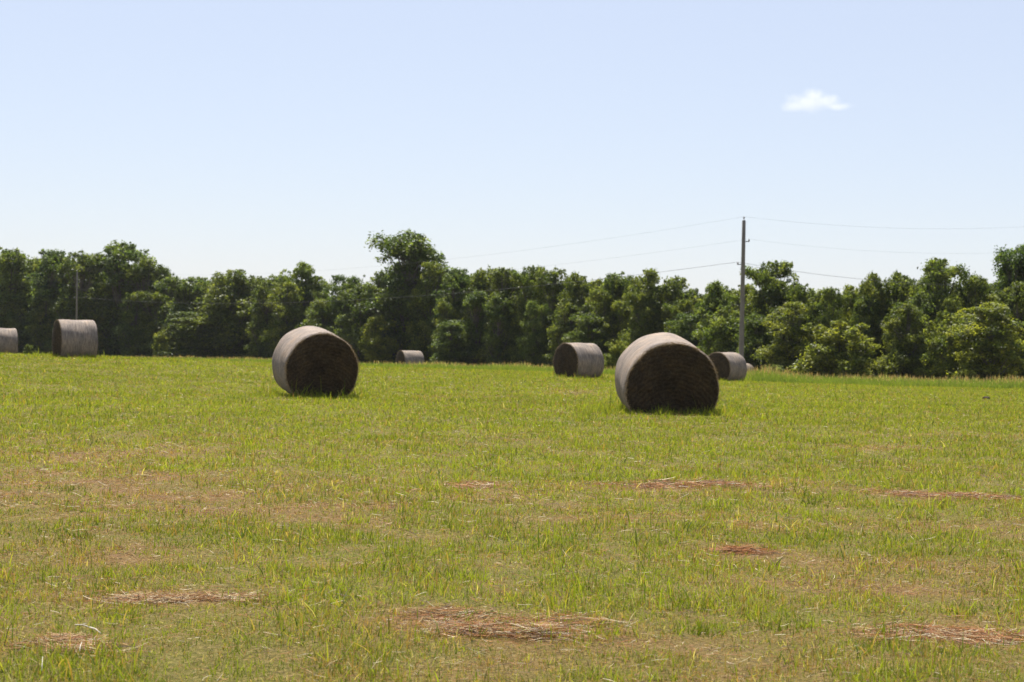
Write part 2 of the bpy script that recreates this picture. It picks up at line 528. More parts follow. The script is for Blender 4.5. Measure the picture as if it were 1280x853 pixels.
def dirt_clod():
    x, d = gpt(1233, 500)
    rc = np.random.RandomState(5)
    import bmesh
    bm = bmesh.new()
    bmesh.ops.create_icosphere(bm, subdivisions=3, radius=.075)
    for v in bm.verts:
        n = float(fbm(np.array([v.co.x * 24 + 40]), np.array([v.co.y * 12 + v.co.z * 9 + 40]))[0])
        v.co *= .7 + .7 * n
        v.co.x *= 1.25; v.co.z = max(v.co.z * .75, -.035)
    me = bpy.data.meshes.new('dirt_clod'); bm.to_mesh(me); bm.free()
    m, t, b = mat('dark_earth'); b.inputs['Roughness'].default_value = .95
    t.links.new(ramp(t, noise(t, 30), [(.3, (.018, .010, .007)), (.7, (.06, .032, .018))]), b.inputs['Base Color'])
    o = link('dirt_clod', me, m, loc=(x, d, float(gz(x, d)) + .035))
    tag(o, 'small dark brown clod lying alone on the grass at the far right', 'clod')
dirt_clod()

# ------------------------------------------------------------------ bales
def bale_mats():
    m1, t, b = mat('weathered_net_wrap')
    tc = N(t, "ShaderNodeTexCoord")
    sx = N(t, "ShaderNodeSeparateXYZ"); t.links.new(tc.outputs['Object'], sx.inputs[0])
    mp = N(t, "ShaderNodeMapping"); t.links.new(tc.outputs['Object'], mp.inputs[0]); mp.inputs['Scale'].default_value = (2.5, 26, 2.5)
    st = noise(t, 1.6, 5, .65, mp.outputs[0])
    bl = noise(t, 2.6, 4, .6, tc.outputs['Object'])
    fi = noise(t, 45, 3, .7, tc.outputs['Object'])
    c = ramp(t, st, [(.30, (.100, .082, .064)), (.5, (.212, .177, .142)), (.68, (.34, .285, .228))])
    c = mixc(t, 1.0, c, ramp(t, bl, [(.3, (.70, .70, .74)), (.55, (1.06, 1.03, 1.0)), (.72, (1.3, 1.15, .98))]), 'MULTIPLY')
    c = mixc(t, 1.0, c, ramp(t, fi, [(.35, (.8, .8, .8)), (.65, (1.18, 1.18, 1.18))]), 'MULTIPLY')
    oi = N(t, "ShaderNodeObjectInfo")
    c = mixc(t, 1.0, c, ramp(t, oi.outputs['Random'], [(0, (.9, .88, .86)), (1, (1.08, 1.06, 1.08))]), 'MULTIPLY')
    t.links.new(c, b.inputs['Base Color']); b.inputs['Roughness'].default_value = .8; b.inputs['Specular IOR Level'].default_value = .25
    wv = N(t, "ShaderNodeTexWave", wave_type='BANDS', bands_direction='Y'); wv.inputs['Scale'].default_value = 9; wv.inputs['Distortion'].default_value = 1.2
    wv.inputs['Detail'].default_value = 2
    t.links.new(tc.outputs['Object'], wv.inputs[0])
    ad = N(t, "ShaderNodeMath", operation='MULTIPLY_ADD'); t.links.new(wv.outputs['Fac'], ad.inputs[0]); ad.inputs[1].default_value = .35; t.links.new(fi, ad.inputs[2])
    bp = N(t, "ShaderNodeBump"); bp.inputs['Strength'].default_value = .5; bp.inputs['Distance'].default_value = .02
    t.links.new(ad.outputs[0], bp.inputs['Height']); t.links.new(bp.outputs[0], b.inputs['Normal'])
    m2, t, b = mat('packed_hay_end')
    tc = N(t, "ShaderNodeTexCoord")
    mp = N(t, "ShaderNodeMapping"); t.links.new(tc.outputs['Object'], mp.inputs[0]); mp.inputs['Scale'].default_value = (1, 0, 1)
    wv = N(t, "ShaderNodeTexWave", wave_type='RINGS', rings_direction='SPHERICAL'); wv.inputs['Scale'].default_value = 4.6; wv.inputs['Distortion'].default_value = 3.0
    wv.inputs['Detail'].default_value = 4; wv.inputs['Detail Scale'].default_value = 2.2
    t.links.new(mp.outputs[0], wv.inputs[0])
    n1 = noise(t, 22, 5, .7, tc.outputs['Object']); n2 = noise(t, 3.2, 3, .6, tc.outputs['Object'])
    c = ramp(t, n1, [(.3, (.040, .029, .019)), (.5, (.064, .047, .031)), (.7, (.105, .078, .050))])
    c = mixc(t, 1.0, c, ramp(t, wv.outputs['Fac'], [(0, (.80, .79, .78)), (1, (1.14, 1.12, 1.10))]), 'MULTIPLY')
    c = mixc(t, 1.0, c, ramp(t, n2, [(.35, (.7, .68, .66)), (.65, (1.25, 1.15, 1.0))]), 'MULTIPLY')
    t.links.new(c, b.inputs['Base Color']); b.inputs['Roughness'].default_value = .9; b.inputs['Specular IOR Level'].default_value = .15
    ad = N(t, "ShaderNodeMath", operation='MULTIPLY_ADD'); t.links.new(wv.outputs['Fac'], ad.inputs[0]); ad.inputs[1].default_value = .25; t.links.new(n1, ad.inputs[2])
    bp = N(t, "ShaderNodeBump"); bp.inputs['Strength'].default_value = .9; bp.inputs['Distance'].default_value = .04
    t.links.new(ad.outputs[0], bp.inputs['Height']); t.links.new(bp.outputs[0], b.inputs['Normal'])
    return m1, m2
WRAP_M, END_M = bale_mats()
HAYF_M = leafy('hay_fibre', .1, (1, 1, 1), .6)

def bale_r(a, yy, rr, seed, rad, cut):
    """outline radius of the bale at angle a (0 = right, pi/2 = top) and place yy along the axis (-1..1)"""
    r = rad * (1 + .005 * math.sin(3 * a + seed) + .005 * math.sin(5 * a + seed * 2.3 + yy * 1.5) + .006 * math.sin(9 * a + seed + 3 * yy) + .008 * math.sin(yy * 5 + seed))
    s = math.sin(a)
    if s < 0:                                # squashed where it rests on the ground
        lim = cut / max(-s, 1e-3)
        k = 9
        r = (r ** -k + lim ** -k) ** (-1 / k)
    return r
def make_bale(px, py_base, d, yaw, label, seed, rad=.75, cut=.56, L=1.22, pitch=0., sink=.02, fibres=True):
    """the near end faces -Y before turning; yaw turns it; px = centre of the bale in the picture"""
    x = xat(px, d, py_base)
    z = float(gz(x, d))
    root = empty('hay_bale', (x, d, z - sink), 0, label, 'hay bale', 'round hay bales left on the mown field')
    root.rotation_euler = Euler((R(pitch), 0, R(yaw)), 'XYZ')
    NA, NY = 72, 15
    V = []; Fq = []
    prof = []                                 # along the axis, edges rounded
    for i in range(NY):
        t = -1 + 2 * i / (NY - 1)
        prof.append((t * L / 2, 1.0, t))
    prof[0] = (-L / 2, .972, -1); prof.insert(1, (-L / 2 + .018, .992, -.97)); prof[-1] = (L / 2, .972, 1); prof.insert(-1, (L / 2 - .018, .992, .97))
    for (yy, k, t) in prof:
        for j in range(NA):
            a = 2 * math.pi * j / NA
            r = bale_r(a, t, 0, seed, rad, cut) * k
            V.append((r * math.cos(a), yy, cut + r * math.sin(a)))
    n = len(prof)
    for i in range(n - 1):
        for j in range(NA):
            a = i * NA + j; b = i * NA + (j + 1) % NA
            Fq.append((a, b, b + NA, a + NA))
    me = bpy.data.meshes.new('wrapped_side'); me.from_pydata(V, [], Fq); me.update()
    me.polygons.foreach_set('use_smooth', np.ones(len(Fq), bool))
    link('wrapped_side', me, WRAP_M, root)
    rl = np.random.RandomState(seed * 7 + 1)
    for sgn in (-1, 1):
        V = []; Fq = []
        NR = 12
        for i in range(NR + 1):
            q = 1 - i / NR * .985
            for j in range(NA):
                a = 2 * math.pi * j / NA
                r = bale_r(a, sgn, 0, seed, rad, cut) * .968 * q
                bul = .045 * (1 - q ** 4) + .014 * math.sin(q * 34 + a) * (1 - q * .5) + .012 * rl.randn() * (i > 0)
                if i == 0: bul = -.004
                V.append((r * math.cos(a), sgn * (L / 2 + bul), cut + r * math.sin(a)))
        for i in range(NR):
            for j in range(NA):
                a = i * NA + j; b = i * NA + (j + 1) % NA
                Fq.append((a, a + NA, b + NA, b) if sgn < 0 else (a, b, b + NA, a + NA))
        Fq.append(tuple(NR * NA + k for k in range(NA)))
        me = bpy.data.meshes.new('end_face'); me.from_pydata(V, [], Fq); me.update()
        me.polygons.foreach_set('use_smooth', np.ones(len(me.polygons), bool))
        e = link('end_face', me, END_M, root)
        if fibres and sgn < 0:
            m_ = 2600
            q = np.sqrt(rl.rand(m_)) * .97; a = rl.rand(m_) * 6.283
            rim = rl.rand(m_) < .22
            q = np.where(rim, .955 + .055 * rl.rand(m_), q)
            rr = np.array([bale_r(aa, -1, 0, seed, rad, cut) for aa in a]) * q
            X = rr * np.cos(a); Z = cut + rr * np.sin(a)
            Y = np.full(m_, -L / 2 - .045) * 1.0 + .035 * q ** 4
            Ln = .03 + .09 * rl.rand(m_)
            ta = a + math.pi / 2 + rl.randn(m_) * .5
            dx, dz = np.cos(ta), np.sin(ta)
            dy = -np.abs(rl.randn(m_)) * .22
            wd = .004
            p0 = np.stack([X - dx * Ln / 2, Y + .01, Z - dz * Ln / 2], 1); p1 = np.stack([X, Y - .012, Z], 1); p2 = np.stack([X + dx * Ln / 2, Y + dy * Ln, Z + dz * Ln / 2], 1)
            wv = np.stack([-dz * wd / 2, np.zeros(m_), dx * wd / 2], 1)
            Vv = np.stack([p0 - wv, p0 + wv, p1 - wv, p1 + wv, p2 - wv * .4, p2 + wv * .4], 1).reshape(-1, 3)
            ff = ((np.arange(m_) * 6)[:, None] + np.array([0, 1, 3, 2, 2, 3, 5, 4])[None]).ravel()
            cc = np.where(rim[:, None], np.array([.34, .24, .12]), np.array([.085, .064, .042])) * (.4 + 1.0 * rl.rand(m_)[:, None] ** 1.5)  # rim fibres coloured lighter: sun caught on the rim is put into their colour
            link('loose_straw', mesh_np('loose_straw', Vv, ff, np.full(2 * m_, 4), np.repeat(cc, 6, 0)), HAYF_M, e)
    return root
# yaw < 0 turns the near end to the left of the picture
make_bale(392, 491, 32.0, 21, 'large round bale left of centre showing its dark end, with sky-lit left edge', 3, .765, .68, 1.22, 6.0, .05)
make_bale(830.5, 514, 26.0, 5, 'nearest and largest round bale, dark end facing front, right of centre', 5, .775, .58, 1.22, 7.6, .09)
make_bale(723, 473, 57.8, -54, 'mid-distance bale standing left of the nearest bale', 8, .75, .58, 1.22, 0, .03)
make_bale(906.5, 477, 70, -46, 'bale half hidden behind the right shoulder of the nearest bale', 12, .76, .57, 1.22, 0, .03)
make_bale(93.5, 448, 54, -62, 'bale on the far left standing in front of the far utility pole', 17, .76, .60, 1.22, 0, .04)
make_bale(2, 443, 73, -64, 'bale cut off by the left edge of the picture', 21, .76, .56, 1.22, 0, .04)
make_bale(512.5, 462, 93, -64, 'far bale sunk in tall grass below the tallest tree', 26, .76, .6, 1.22, 0, (float(gz(xat(512, 93), 93)) + 1.36 - at(512, 438.3, 93).z))
def farbale():
    z = float(gz(xat(937, 104), 104))
    p = at(937, 455.0, 104)
    b = make_bale(932, 470, 104, -40, 'tiny pale bale top peeking out just right of the utility pole foot', 31, .74, .6, 1.22, 0, 0, False)
    b.location.x = at(927, 460, 104).x
    b.location.z = p.z - 1.30
farbale()

# ------------------------------------------------------------------ trees
LEAF_M = leafy('tree_leaf', .45, (2.0, 2.0, .8), .5, rand=True, spec=.22)
m, t, b = mat('bark'); BARK_M = m
t.links.new(ramp(t, noise(t, 9), [(.3, (.05, .04, .032)), (.7, (.14, .12, .10))]), b.inputs['Base Color']); b.inputs['Roughness'].default_value = .9

def crown_mesh(seed, W, H, base, nclump, per, leaf, shape='round', col=(.055, .085, .018)):
    """leaf clumps spread through the crown's volume; local origin at the foot of the tree"""
    r_ = np.random.RandomState(seed)
    # sub-crowns first, then small clumps gathered on each of them
    subs = []
    nsub = {'round': 11, 'column': 9, 'umbrella': 12}[shape]
    for i in range(nsub):
        t = (i + r_.rand()) / nsub
        if shape == 'round': env = math.sin(math.pi * min(.98, .22 + .72 * t)) ** .8
        elif shape == 'column': env = .95 - .5 * max(0, t - .5)
        else: env = .62 + .38 * math.sin(math.pi * min(1, t * 1.1))
        a = i * 2.4 + r_.rand() * 1.2
        q = .62 * env * (.55 + .45 * r_.rand()) * (1 if t < .86 else .45)
        R0 = (.20 + .10 * r_.rand()) * (1.15 - .5 * t) * (W * .62 + H * .18)
        z = base + t * (H - base) * .98
        z = min(z, H - R0 * (.45 + .3 * r_.rand()))
        subs.append((math.cos(a) * q * W * .5, math.sin(a) * q * W * .5, max(z, R0 * .5), R0))
    for k in range(3):
        subs.append((r_.randn() * .13 * W, r_.randn() * .13 * W, H * (.80 + .04 * k), .13 * H))
    cs = []
    wsum = sum(q[3] ** 2 for q in subs)
    for (sx_, sy__, sz, R0) in subs:
        for k in range(max(3, int(nclump * R0 ** 2 / wsum))):
            d = r_.randn(3); d /= np.linalg.norm(d)
            if d[2] < -.35: d[2] *= -.6
            q = R0 * (.55 + .55 * r_.rand())
            cr = R0 * (.22 + .26 * r_.rand())
            z = sz + d[2] * q * .9
            if z + cr * .75 > H: z = H - cr * .75
            cs.append((sx_ + d[0] * q, sy__ + d[1] * q, max(z, .2), cr, r_.rand()))
    for k in range(34):                          # sprigs that break the outline
        (sx_, sy__, sz, R0) = subs[r_.randint(len(subs))]
        d = r_.randn(3); d[2] = abs(d[2]) + .2; d /= np.linalg.norm(d)
        q = R0 * (.90 + .28 * r_.rand())
        cs.append((sx_ + d[0] * q, sy__ + d[1] * q, min(H * 1.0, sz + d[2] * q), R0 * (.10 + .14 * r_.rand()), r_.rand()))
    for k in range(int(nclump * .28)):           # the inner part of the crown
        a = r_.rand() * 6.283; q = r_.rand() ** .5 * W * .30; t = r_.rand() ** 1.2
        cs.append((math.cos(a) * q, math.sin(a) * q, .25 + t * H * .74, W * (.09 + .07 * r_.rand()), r_.rand()))
    V = []; Cn = []
    for (x, y, z, cr, u) in cs:
        n = int(1.15 * per * (cr / (.085 * (W + H) * .5)) ** 1.8) + 14
        d = r_.randn(n, 3); d /= np.linalg.norm(d, axis=1)[:, None]
        rr = cr * (.25 + .85 * r_.rand(n) ** .6) * (1 + .3 * np.sin(d[:, 0] * 5 + u * 9) * np.sin(d[:, 1] * 5) + .15 * r_.randn(n))
        p = np.stack([x + d[:, 0] * rr, y + d[:, 1] * rr, z + d[:, 2] * rr * .8], 1)
        nn = d * .8 + r_.randn(n, 3) * .8 + np.array([0, 0, .35])
        nn /= np.linalg.norm(nn, axis=1)[:, None]
        up = r_.randn(n, 3)
        a1 = np.cross(nn, up); a1 /= np.linalg.norm(a1, axis=1)[:, None]
        a2 = np.cross(nn, a1)
        s = leaf * .88 * (.6 + .8 * r_.rand(n))[:, None]
        fold = nn * s * .18
        q4 = np.stack([p - a1 * s * .55, p - a2 * s * .34 + fold, p + a1 * s * .55, p + a2 * s * .34 + fold], 1)
        V.append(q4.reshape(-1, 3))
        c = np.array(col) * (.62 + .75 * u)
        c = c[None] * (.55 + .9 * r_.rand(n) ** 1.4)[:, None] * 1.08
        c[:, 0] *= 1 + .25 * (u - .3)
        Cn.append(np.repeat(c, 4, 0))
    V = np.concatenate(V); Cn = np.concatenate(Cn)
    V[:, 2] = np.maximum(V[:, 2], .02)
    nq = len(V) // 4
    return mesh_np('crown', V, np.arange(len(V)), np.full(nq, 4), Cn), cs
def trunk_mesh(seed, W, H, cs):
    r_ = random.Random(seed)
    m = MB()
    top = H * .72
    pts = []; rad = []
    for i in range(7):
        t = i / 6
        pts.append((math.sin(t * 3 + seed) * .05 * W * t, math.cos(t * 2 + seed) * .05 * W * t, -.3 + t * top)); rad.append(H * .017 * (1 - .75 * t) + .02)
    m.tube(pts, rad, 8)
    for (x, y, z, cr, u) in cs[::3]:
        i = min(5, max(1, int((z - .18 * H) / top * 6)))
        p = Vector(pts[i]); q = Vector((x, y, z))
        if (q - p).length < .3: continue
        mid = (p + q) / 2 + Vector((0, 0, -.05 * H))
        m.tube([p, mid, q], [rad[i] * .5, rad[i] * .3, .015], 5, False)
    me = bpy.data.meshes.new('trunk'); me.from_pydata(m.v, [], m.f); me.update()
    me.materials.append(BARK_M)
    return me
VAR = []
specs = [(1, 6, 9, .5, 170, 120, .21, 'round', (.080, .108, .027)),
         (2, 6, 9, .4, 160, 120, .20, 'round', (.090, .115, .028)),
         (3, 4.8, 9.5, .4, 150, 120, .19, 'column', (.074, .100, .027)),
         (4, 4.8, 9, .5, 140, 120, .19, 'column', (.082, .108, .028)),
         (5, 7, 9, .6, 180, 120, .21, 'round', (.084, .110, .028)),
         (44, 6.5, 12, .8, 230, 100, .22, 'round', (.072, .098, .027)),
         (7, 6, 9, .3, 160, 120, .20, 'round', (.120, .145, .030)),
         (8, 5, 5, .1, 120, 120, .17, 'round', (.135, .160, .034)),
         (9, 5.5, 10, .5, 150, 110, .21, 'umbrella', (.080, .108, .028)),
         (10, 6, 9.5, .4, 170, 120, .20, 'umbrella', (.100, .125, .029)),
         (11, 5.5, 9, .4, 160, 120, .20, 'column', (.092, .118, .028)),
         (12, 6.5, 9, .4, 170, 120, .21, 'round', (.096, .118, .028))]
for s_ in specs:
    crown, cs = crown_mesh(*s_)
    crown.materials.append(LEAF_M)
    VAR.append((s_[1], s_[2], crown, trunk_mesh(s_[0], s_[1], s_[2], cs)))
trng = random.Random(4)
def tree(px, ytop, wpx, d, var, label, group, name='broadleaf_tree', cat='tree'):
    x = xat(px, d, 440)
    p = at(px, ytop, d)
    z = float(gz(x, d))
    W0, H0, cm, tm = VAR[var]
    Hh = p.z - z; Wd = wpx * d / F
    root = empty(name, (p.x * .0 + at(px, 450, d).x, d, z), trng.random() * 6.28, label, cat, group)
    root.scale = (Wd / W0 * 1.06, Wd / W0 * 1.06, Hh / H0)
    link('crown', cm, None, root); link('trunk', tm, None, root)
    return root
GF = 'trees in the front row of the tree line'
def dline(px):                                     # distance of the tree line along the picture
    return float(np.interp(px, [-200, 0, 300, 500, 640, 760, 900, 1000, 1280, 1450], [200, 192, 176, 156, 142, 132, 118, 110, 102, 98]))
FR = [
 (12, 311, 70, 0, 'broad tree at the left edge, behind the bale cut off by the edge'),
 (58, 312, 62, 3, 'dense tree between the left edge and the far utility pole'),
 (98, 314, 58, 2, 'upright tree directly behind the far utility pole'),
 (150, 302, 78, 8, 'tall tree, highest of the left third, just right of the far utility pole'),
 (180, 322, 44, 2, 'darker tree at the right shoulder of the tall left tree'),
 (204, 334, 22, 3, 'small tree top poking up in the dip right of the tall left tree'),
 (236, 346, 74, 1, 'low rounded tree right of the dip in the left tree line'),
 (292, 338, 96, 4, 'wide even-topped tree between the left dip and the left-centre bale'),
 (345, 345, 50, 0, 'low tree tucked at the right flank of the wide even-topped tree'),
 (377, 328, 58, 6, 'tree with a raised round crown above the large left-centre bale'),
 (428, 344, 56, 1, 'tree right of the left-centre bale with two small humps'),
 (458, 362, 36, 7, 'low light green tree filling the gap left of the tallest tree'),
 (508, 292, 104, 5, 'tallest tree in the line, open airy crown'),
 (474, 340, 52, 11, 'leafy tree leaning on the left flank of the tallest tree'),
 (538, 328, 46, 9, 'half-height crown merging with the right flank of the tallest tree'),
 (562, 335, 48, 3, 'slim tree at the right side of the tallest tree'),
 (596, 334, 46, 10, 'slim upright tree above and left of the middle of the line'),
 (632, 335, 46, 3, 'slim upright tree at the very centre of the picture'),
 (664, 333, 44, 9, 'slim tree, second to the right of the picture centre'),
 (693, 335, 40, 2, 'dark slim tree above the mid-distance bale, left side'),
 (719, 342, 44, 11, 'dark rounded tree straight above the mid-distance bale'),
 (766, 342, 66, 0, 'round-topped tree just left above the nearest bale'),
 (808, 337, 54, 9, 'tree with raised peak directly above the nearest bale'),
 (842, 347, 72, 11, 'broad tree above the right shoulder of the nearest bale'),
 (893, 352, 56, 6, 'lighter tree immediately left of the near utility pole'),
 (967, 327, 74, 9, 'tall open-crowned tree immediately right of the near utility pole'),
 (1022, 362, 60, 6, 'low tree right of the open-crowned tree by the pole'),
 (1062, 357, 54, 6, 'low light tree midway between the near pole and the right edge'),
 (1090, 342, 40, 11, 'small dark round tree top where the lower wire meets the trees'),
 (1122, 341, 50, 11, 'tree just right of where the lower wire meets the trees'),
 (1172, 324, 76, 9, 'tall tree with knobbly top, second from the right edge'),
 (1222, 343, 40, 10, 'smaller tree between the knobbly-topped tree and the right edge tree'),
 (1268, 309, 76, 5, 'tall dark tree standing at the right edge'),
]
for (px, yt, wpx, v, lab) in FR:
    tree(px, yt, wpx * (1.4 if wpx < 52 else 1.18), dline(px) + trng.uniform(-1, 3), v, lab, GF)
GL = 'low bushy trees in front of the tree line'
LOW = [(1237, 378, 104, -9, 6, 'broad low bushy tree with light top near the right edge'),
       (1185, 392, 70, -7, 7, 'low pale bushy tree left of the broad bushy one near the right edge'),
       (1130, 380, 70, -6, 11, 'low bushy tree in front of the knobbly-topped tree'),
       (1050, 402, 96, -9, 7, 'wide yellowish bushy tree low in front, right of the near pole'),
       (990, 378, 76, -6, 9, 'rounded bushy tree in front of the open-crowned tree by the pole'),
       (945, 392, 56, -5, 11, 'bushy tree just right behind the near utility pole'),
       (900, 383, 72, -6, 7, 'sunlit bushy tree just left behind the near utility pole'),
       (858, 392, 60, -4, 1, 'bushy tree peeking over the right side of the nearest bale'),
       (735, 392, 66, -4, 0, 'dark bushy tree behind the mid-distance bale'),
       (240, 390, 90, -5, 1, 'bushy spreading tree low in front, between the far left bale and the wide tree'),
       (205, 412, 34, -8, 7, 'small round bush-like tree low right of the far left bale'),
       (400, 385, 70, -4, 4, 'low bushy tree behind the right side of the left-centre bale'),
       (470, 395, 50, -5, 6, 'low leafy tree left below the tallest tree'),
       (565, 400, 60, -4, 0, 'low dark tree right below the tallest tree')]
for (px, yt, wpx, dd, v, lab) in LOW:
    tree(px, yt, wpx * 1.1, dline(px) + dd, v, lab, GL, 'bushy_tree')
GM = 'half hidden trees between the front trees'
px = -30
while px < 1310:
    yt = 346 + trng.uniform(0, 34)
    if not 470 < px < 545:
        tree(px, yt, trng.uniform(36, 66), dline(px) - trng.uniform(0, 2.5), trng.choice([2, 3, 9, 10, 10, 9, 8, 0]),
             'lower tree squeezed in between the taller front row crowns of the tree line', GM)
    px += trng.uniform(24, 56)
# rows further back: what fills the gaps between the front crowns
sky_line = sorted([(-60, 318)] + [(f[0], f[1]) for f in FR] + [(1340, 318)])
sx_, sy_ = zip(*sky_line)
for row, (dz, drop, step) in enumerate(((6, 5, 34), (13, 9, 42))):
    px = -90 + row * 17
    while px < 1390:
        lim = max(np.interp([px - 20, px, px + 20], sx_, sy_))
        d = dline(px) + dz + trng.uniform(-1.5, 1.5)
        tree(px, lim + drop + trng.uniform(-1, 12), step * trng.uniform(1.6, 2.2), d, trng.choice([0, 1, 2, 3, 4, 8, 9, 10, 11]),
             'tree of the wood behind the front row, only parts of its crown showing', 'trees of the wood behind the front row')
        px += step * trng.uniform(.8, 1.1)
for px, lab in ((-45, 'left'), (1335, 'right')):
    tree(px, 315, 90, dline(px), 0, 'tree just outside the %s edge of the picture' % lab, 'trees beyond the picture edges')

def build_undergrowth():
    n = 150000
    px = rs.rand(n) * 1750 - 220
    d = np.interp(px, [-200, 0, 300, 500, 640, 760, 900, 1000, 1280, 1450], [200, 192, 176, 156, 142, 132, 118, 110, 102, 98])
    hv = rs.rand(n) ** 1.3
    y = d + 1.5 + rs.rand(n) * 9
    x = (px - 640) / F * y
    top = (.16 + .13 * fbm(x * .35 + 9, y * .3, 3)) * (10 + (d - 100) * .03)
    z = gz(x, y) + hv * top * 1.25
    p = np.stack([x, y, z], 1)
    nn = rs.randn(n, 3) + np.array([0, -.3, .5]); nn /= np.linalg.norm(nn, axis=1)[:, None]
    a1 = np.cross(nn, rs.randn(n, 3)); a1 /= np.linalg.norm(a1, axis=1)[:, None]; a2 = np.cross(nn, a1)
    s_ = (.26 * (.6 + .8 * rs.rand(n)))[:, None]
    V = np.stack([p - a1 * s_ * .6, p - a2 * s_ * .42, p + a1 * s_ * .6, p + a2 * s_ * .42], 1).reshape(-1, 3)
    c = np.array([.070, .098, .027]) * (.7 + .6 * rs.rand(n))[:, None]
    tag(link('undergrowth', mesh_np('undergrowth', V, np.arange(4 * n), np.full(n, 4), np.repeat(c, 4, 0)), LEAF_M), 'dark leafy undergrowth filling the foot of the tree line', 'undergrowth', kind='stuff')
build_undergrowth()

# small shrubs at the field's edge
def shrub(px, ytop, ybase, wpx, d, var, label):
    x = at(px, ybase, d).x; z = float(gz(x, d))
    W0, H0, cm, tm = VAR[var]
    p = at(px, ytop, d)
    root = empty('shrub', (x, d, z), trng.random() * 6, label, 'shrub', 'small shrubs at the edge of the field')
    Wd = wpx * d / F
    root.scale = (Wd / W0, Wd / W0, (p.z - z) / H0)
    link('crown', cm, None, root); link('trunk', tm, None, root)
shrub(774, 426, 460, 48, 96, 7, 'pale green shrub between the mid-distance bale and the nearest bale')
shrub(35, 431, 445, 14, 92, 9, 'little bright shrub between the two far left bales')
shrub(968, 456, 470, 34, 92, 7, 'low pale shrub right of the tiny pale bale top')

# ------------------------------------------------------------------ tall grass strip
def build_tall():
    n = 120000
    px = rs.rand(n) * 1700 - 200
    dn = np.interp(px, [-200, 150, 300, 450, 560, 700, 950, 1500], [104, 104, 100, 89, 83, 83, 77, 77])
    dep = np.interp(px, [-200, 300, 450, 600, 1500], [9, 9, 9, 8, 9])
    y = dn + rs.rand(n) * dep + (fbm(px * .03, px * 0) - .5) * 3
    x = (px - 640) / F * y
    cl = fbm(x * .45 + 3, y * .5 + 8, 4)
    hmax = np.interp(px, [-200, 150, 300, 440, 560, 900, 950, 1020, 1500], [.30, .30, .38, .42, .46, .50, .75, .52, .50])
    h = hmax * (.45 + .55 * rs.rand(n)) * (.45 + 1.1 * cl) * (.55 + .45 * np.clip((y - dn) / 2.5, 0, 1))
    wd = .022 * (.6 + .8 * rs.rand(n))
    az = rs.rand(n) * 6.283; lean = rs.rand(n) * .5
    g1 = np.array([.11, .17, .035]); g2 = np.array([.27, .31, .085])
    col = lerp(np.tile(g1, (n, 1)), np.tile(g2, (n, 1)), rs.rand(n) * .7 + .5 * (cl - .3))
    z = gz(x, y)
    A = blades(x, y, z, h, wd, az, lean, col * .8, col, .6, 2)
    # seed heads
    k = rs.rand(n) < .14 * np.clip((y - dn) / 3, 0, 1) * np.clip(cl * 2 - .4, 0, 1)
    m_ = k.sum()
    hd = np.where((rs.rand(m_) < .75)[:, None], np.array([.32, .215, .165]), np.array([.38, .35, .19])) * (.8 + .5 * rs.rand(m_))[:, None]
    B = blades(x[k], y[k], z[k] + h[k] * .75, h[k] * .42, np.full(m_, .030), az[k], lean[k] * .6, hd, hd, .4, 2)
    V, f, s, c = join([A, B])
    tag(link('tall_grass', mesh_np('tall_grass', V, f, s, c), GRASS_M), 'unmown tall grass with reddish seed heads in front of the trees', 'tall grass', kind='stuff')
build_tall()

# ------------------------------------------------------------------ poles and wires
m, t, b = mat('weathered_pole_wood'); POLE_M = m
tc = N(t, "ShaderNodeTexCoord"); mp = N(t, "ShaderNodeMapping"); mp.inputs['Scale'].default_value = (14, 14, .6); t.links.new(tc.outputs['Object'], mp.inputs[0])
t.links.new(ramp(t, noise(t, 2, 5, .6, mp.outputs[0]), [(.3, (.11, .093, .08)), (.7, (.24, .21, .18))]), b.inputs['Base Color']); b.inputs['Roughness'].default_value = .85
m, t, b = mat('galvanised_hardware'); HW_M = m
b.inputs['Base Color'].default_value = (.16, .16, .165, 1); b.inputs['Metallic'].default_value = .6; b.inputs['Roughness'].default_value = .5
m, t, b = mat('porcelain'); INS_M = m
b.inputs['Base Color'].default_value = (.30, .27, .25, 1); b.inputs['Roughness'].default_value = .25
m, t, b = mat('wire'); WIRE_M = m
b.inputs['Base Color'].default_value = (.10, .10, .10, 1); b.inputs['Roughness'].default_value = .7

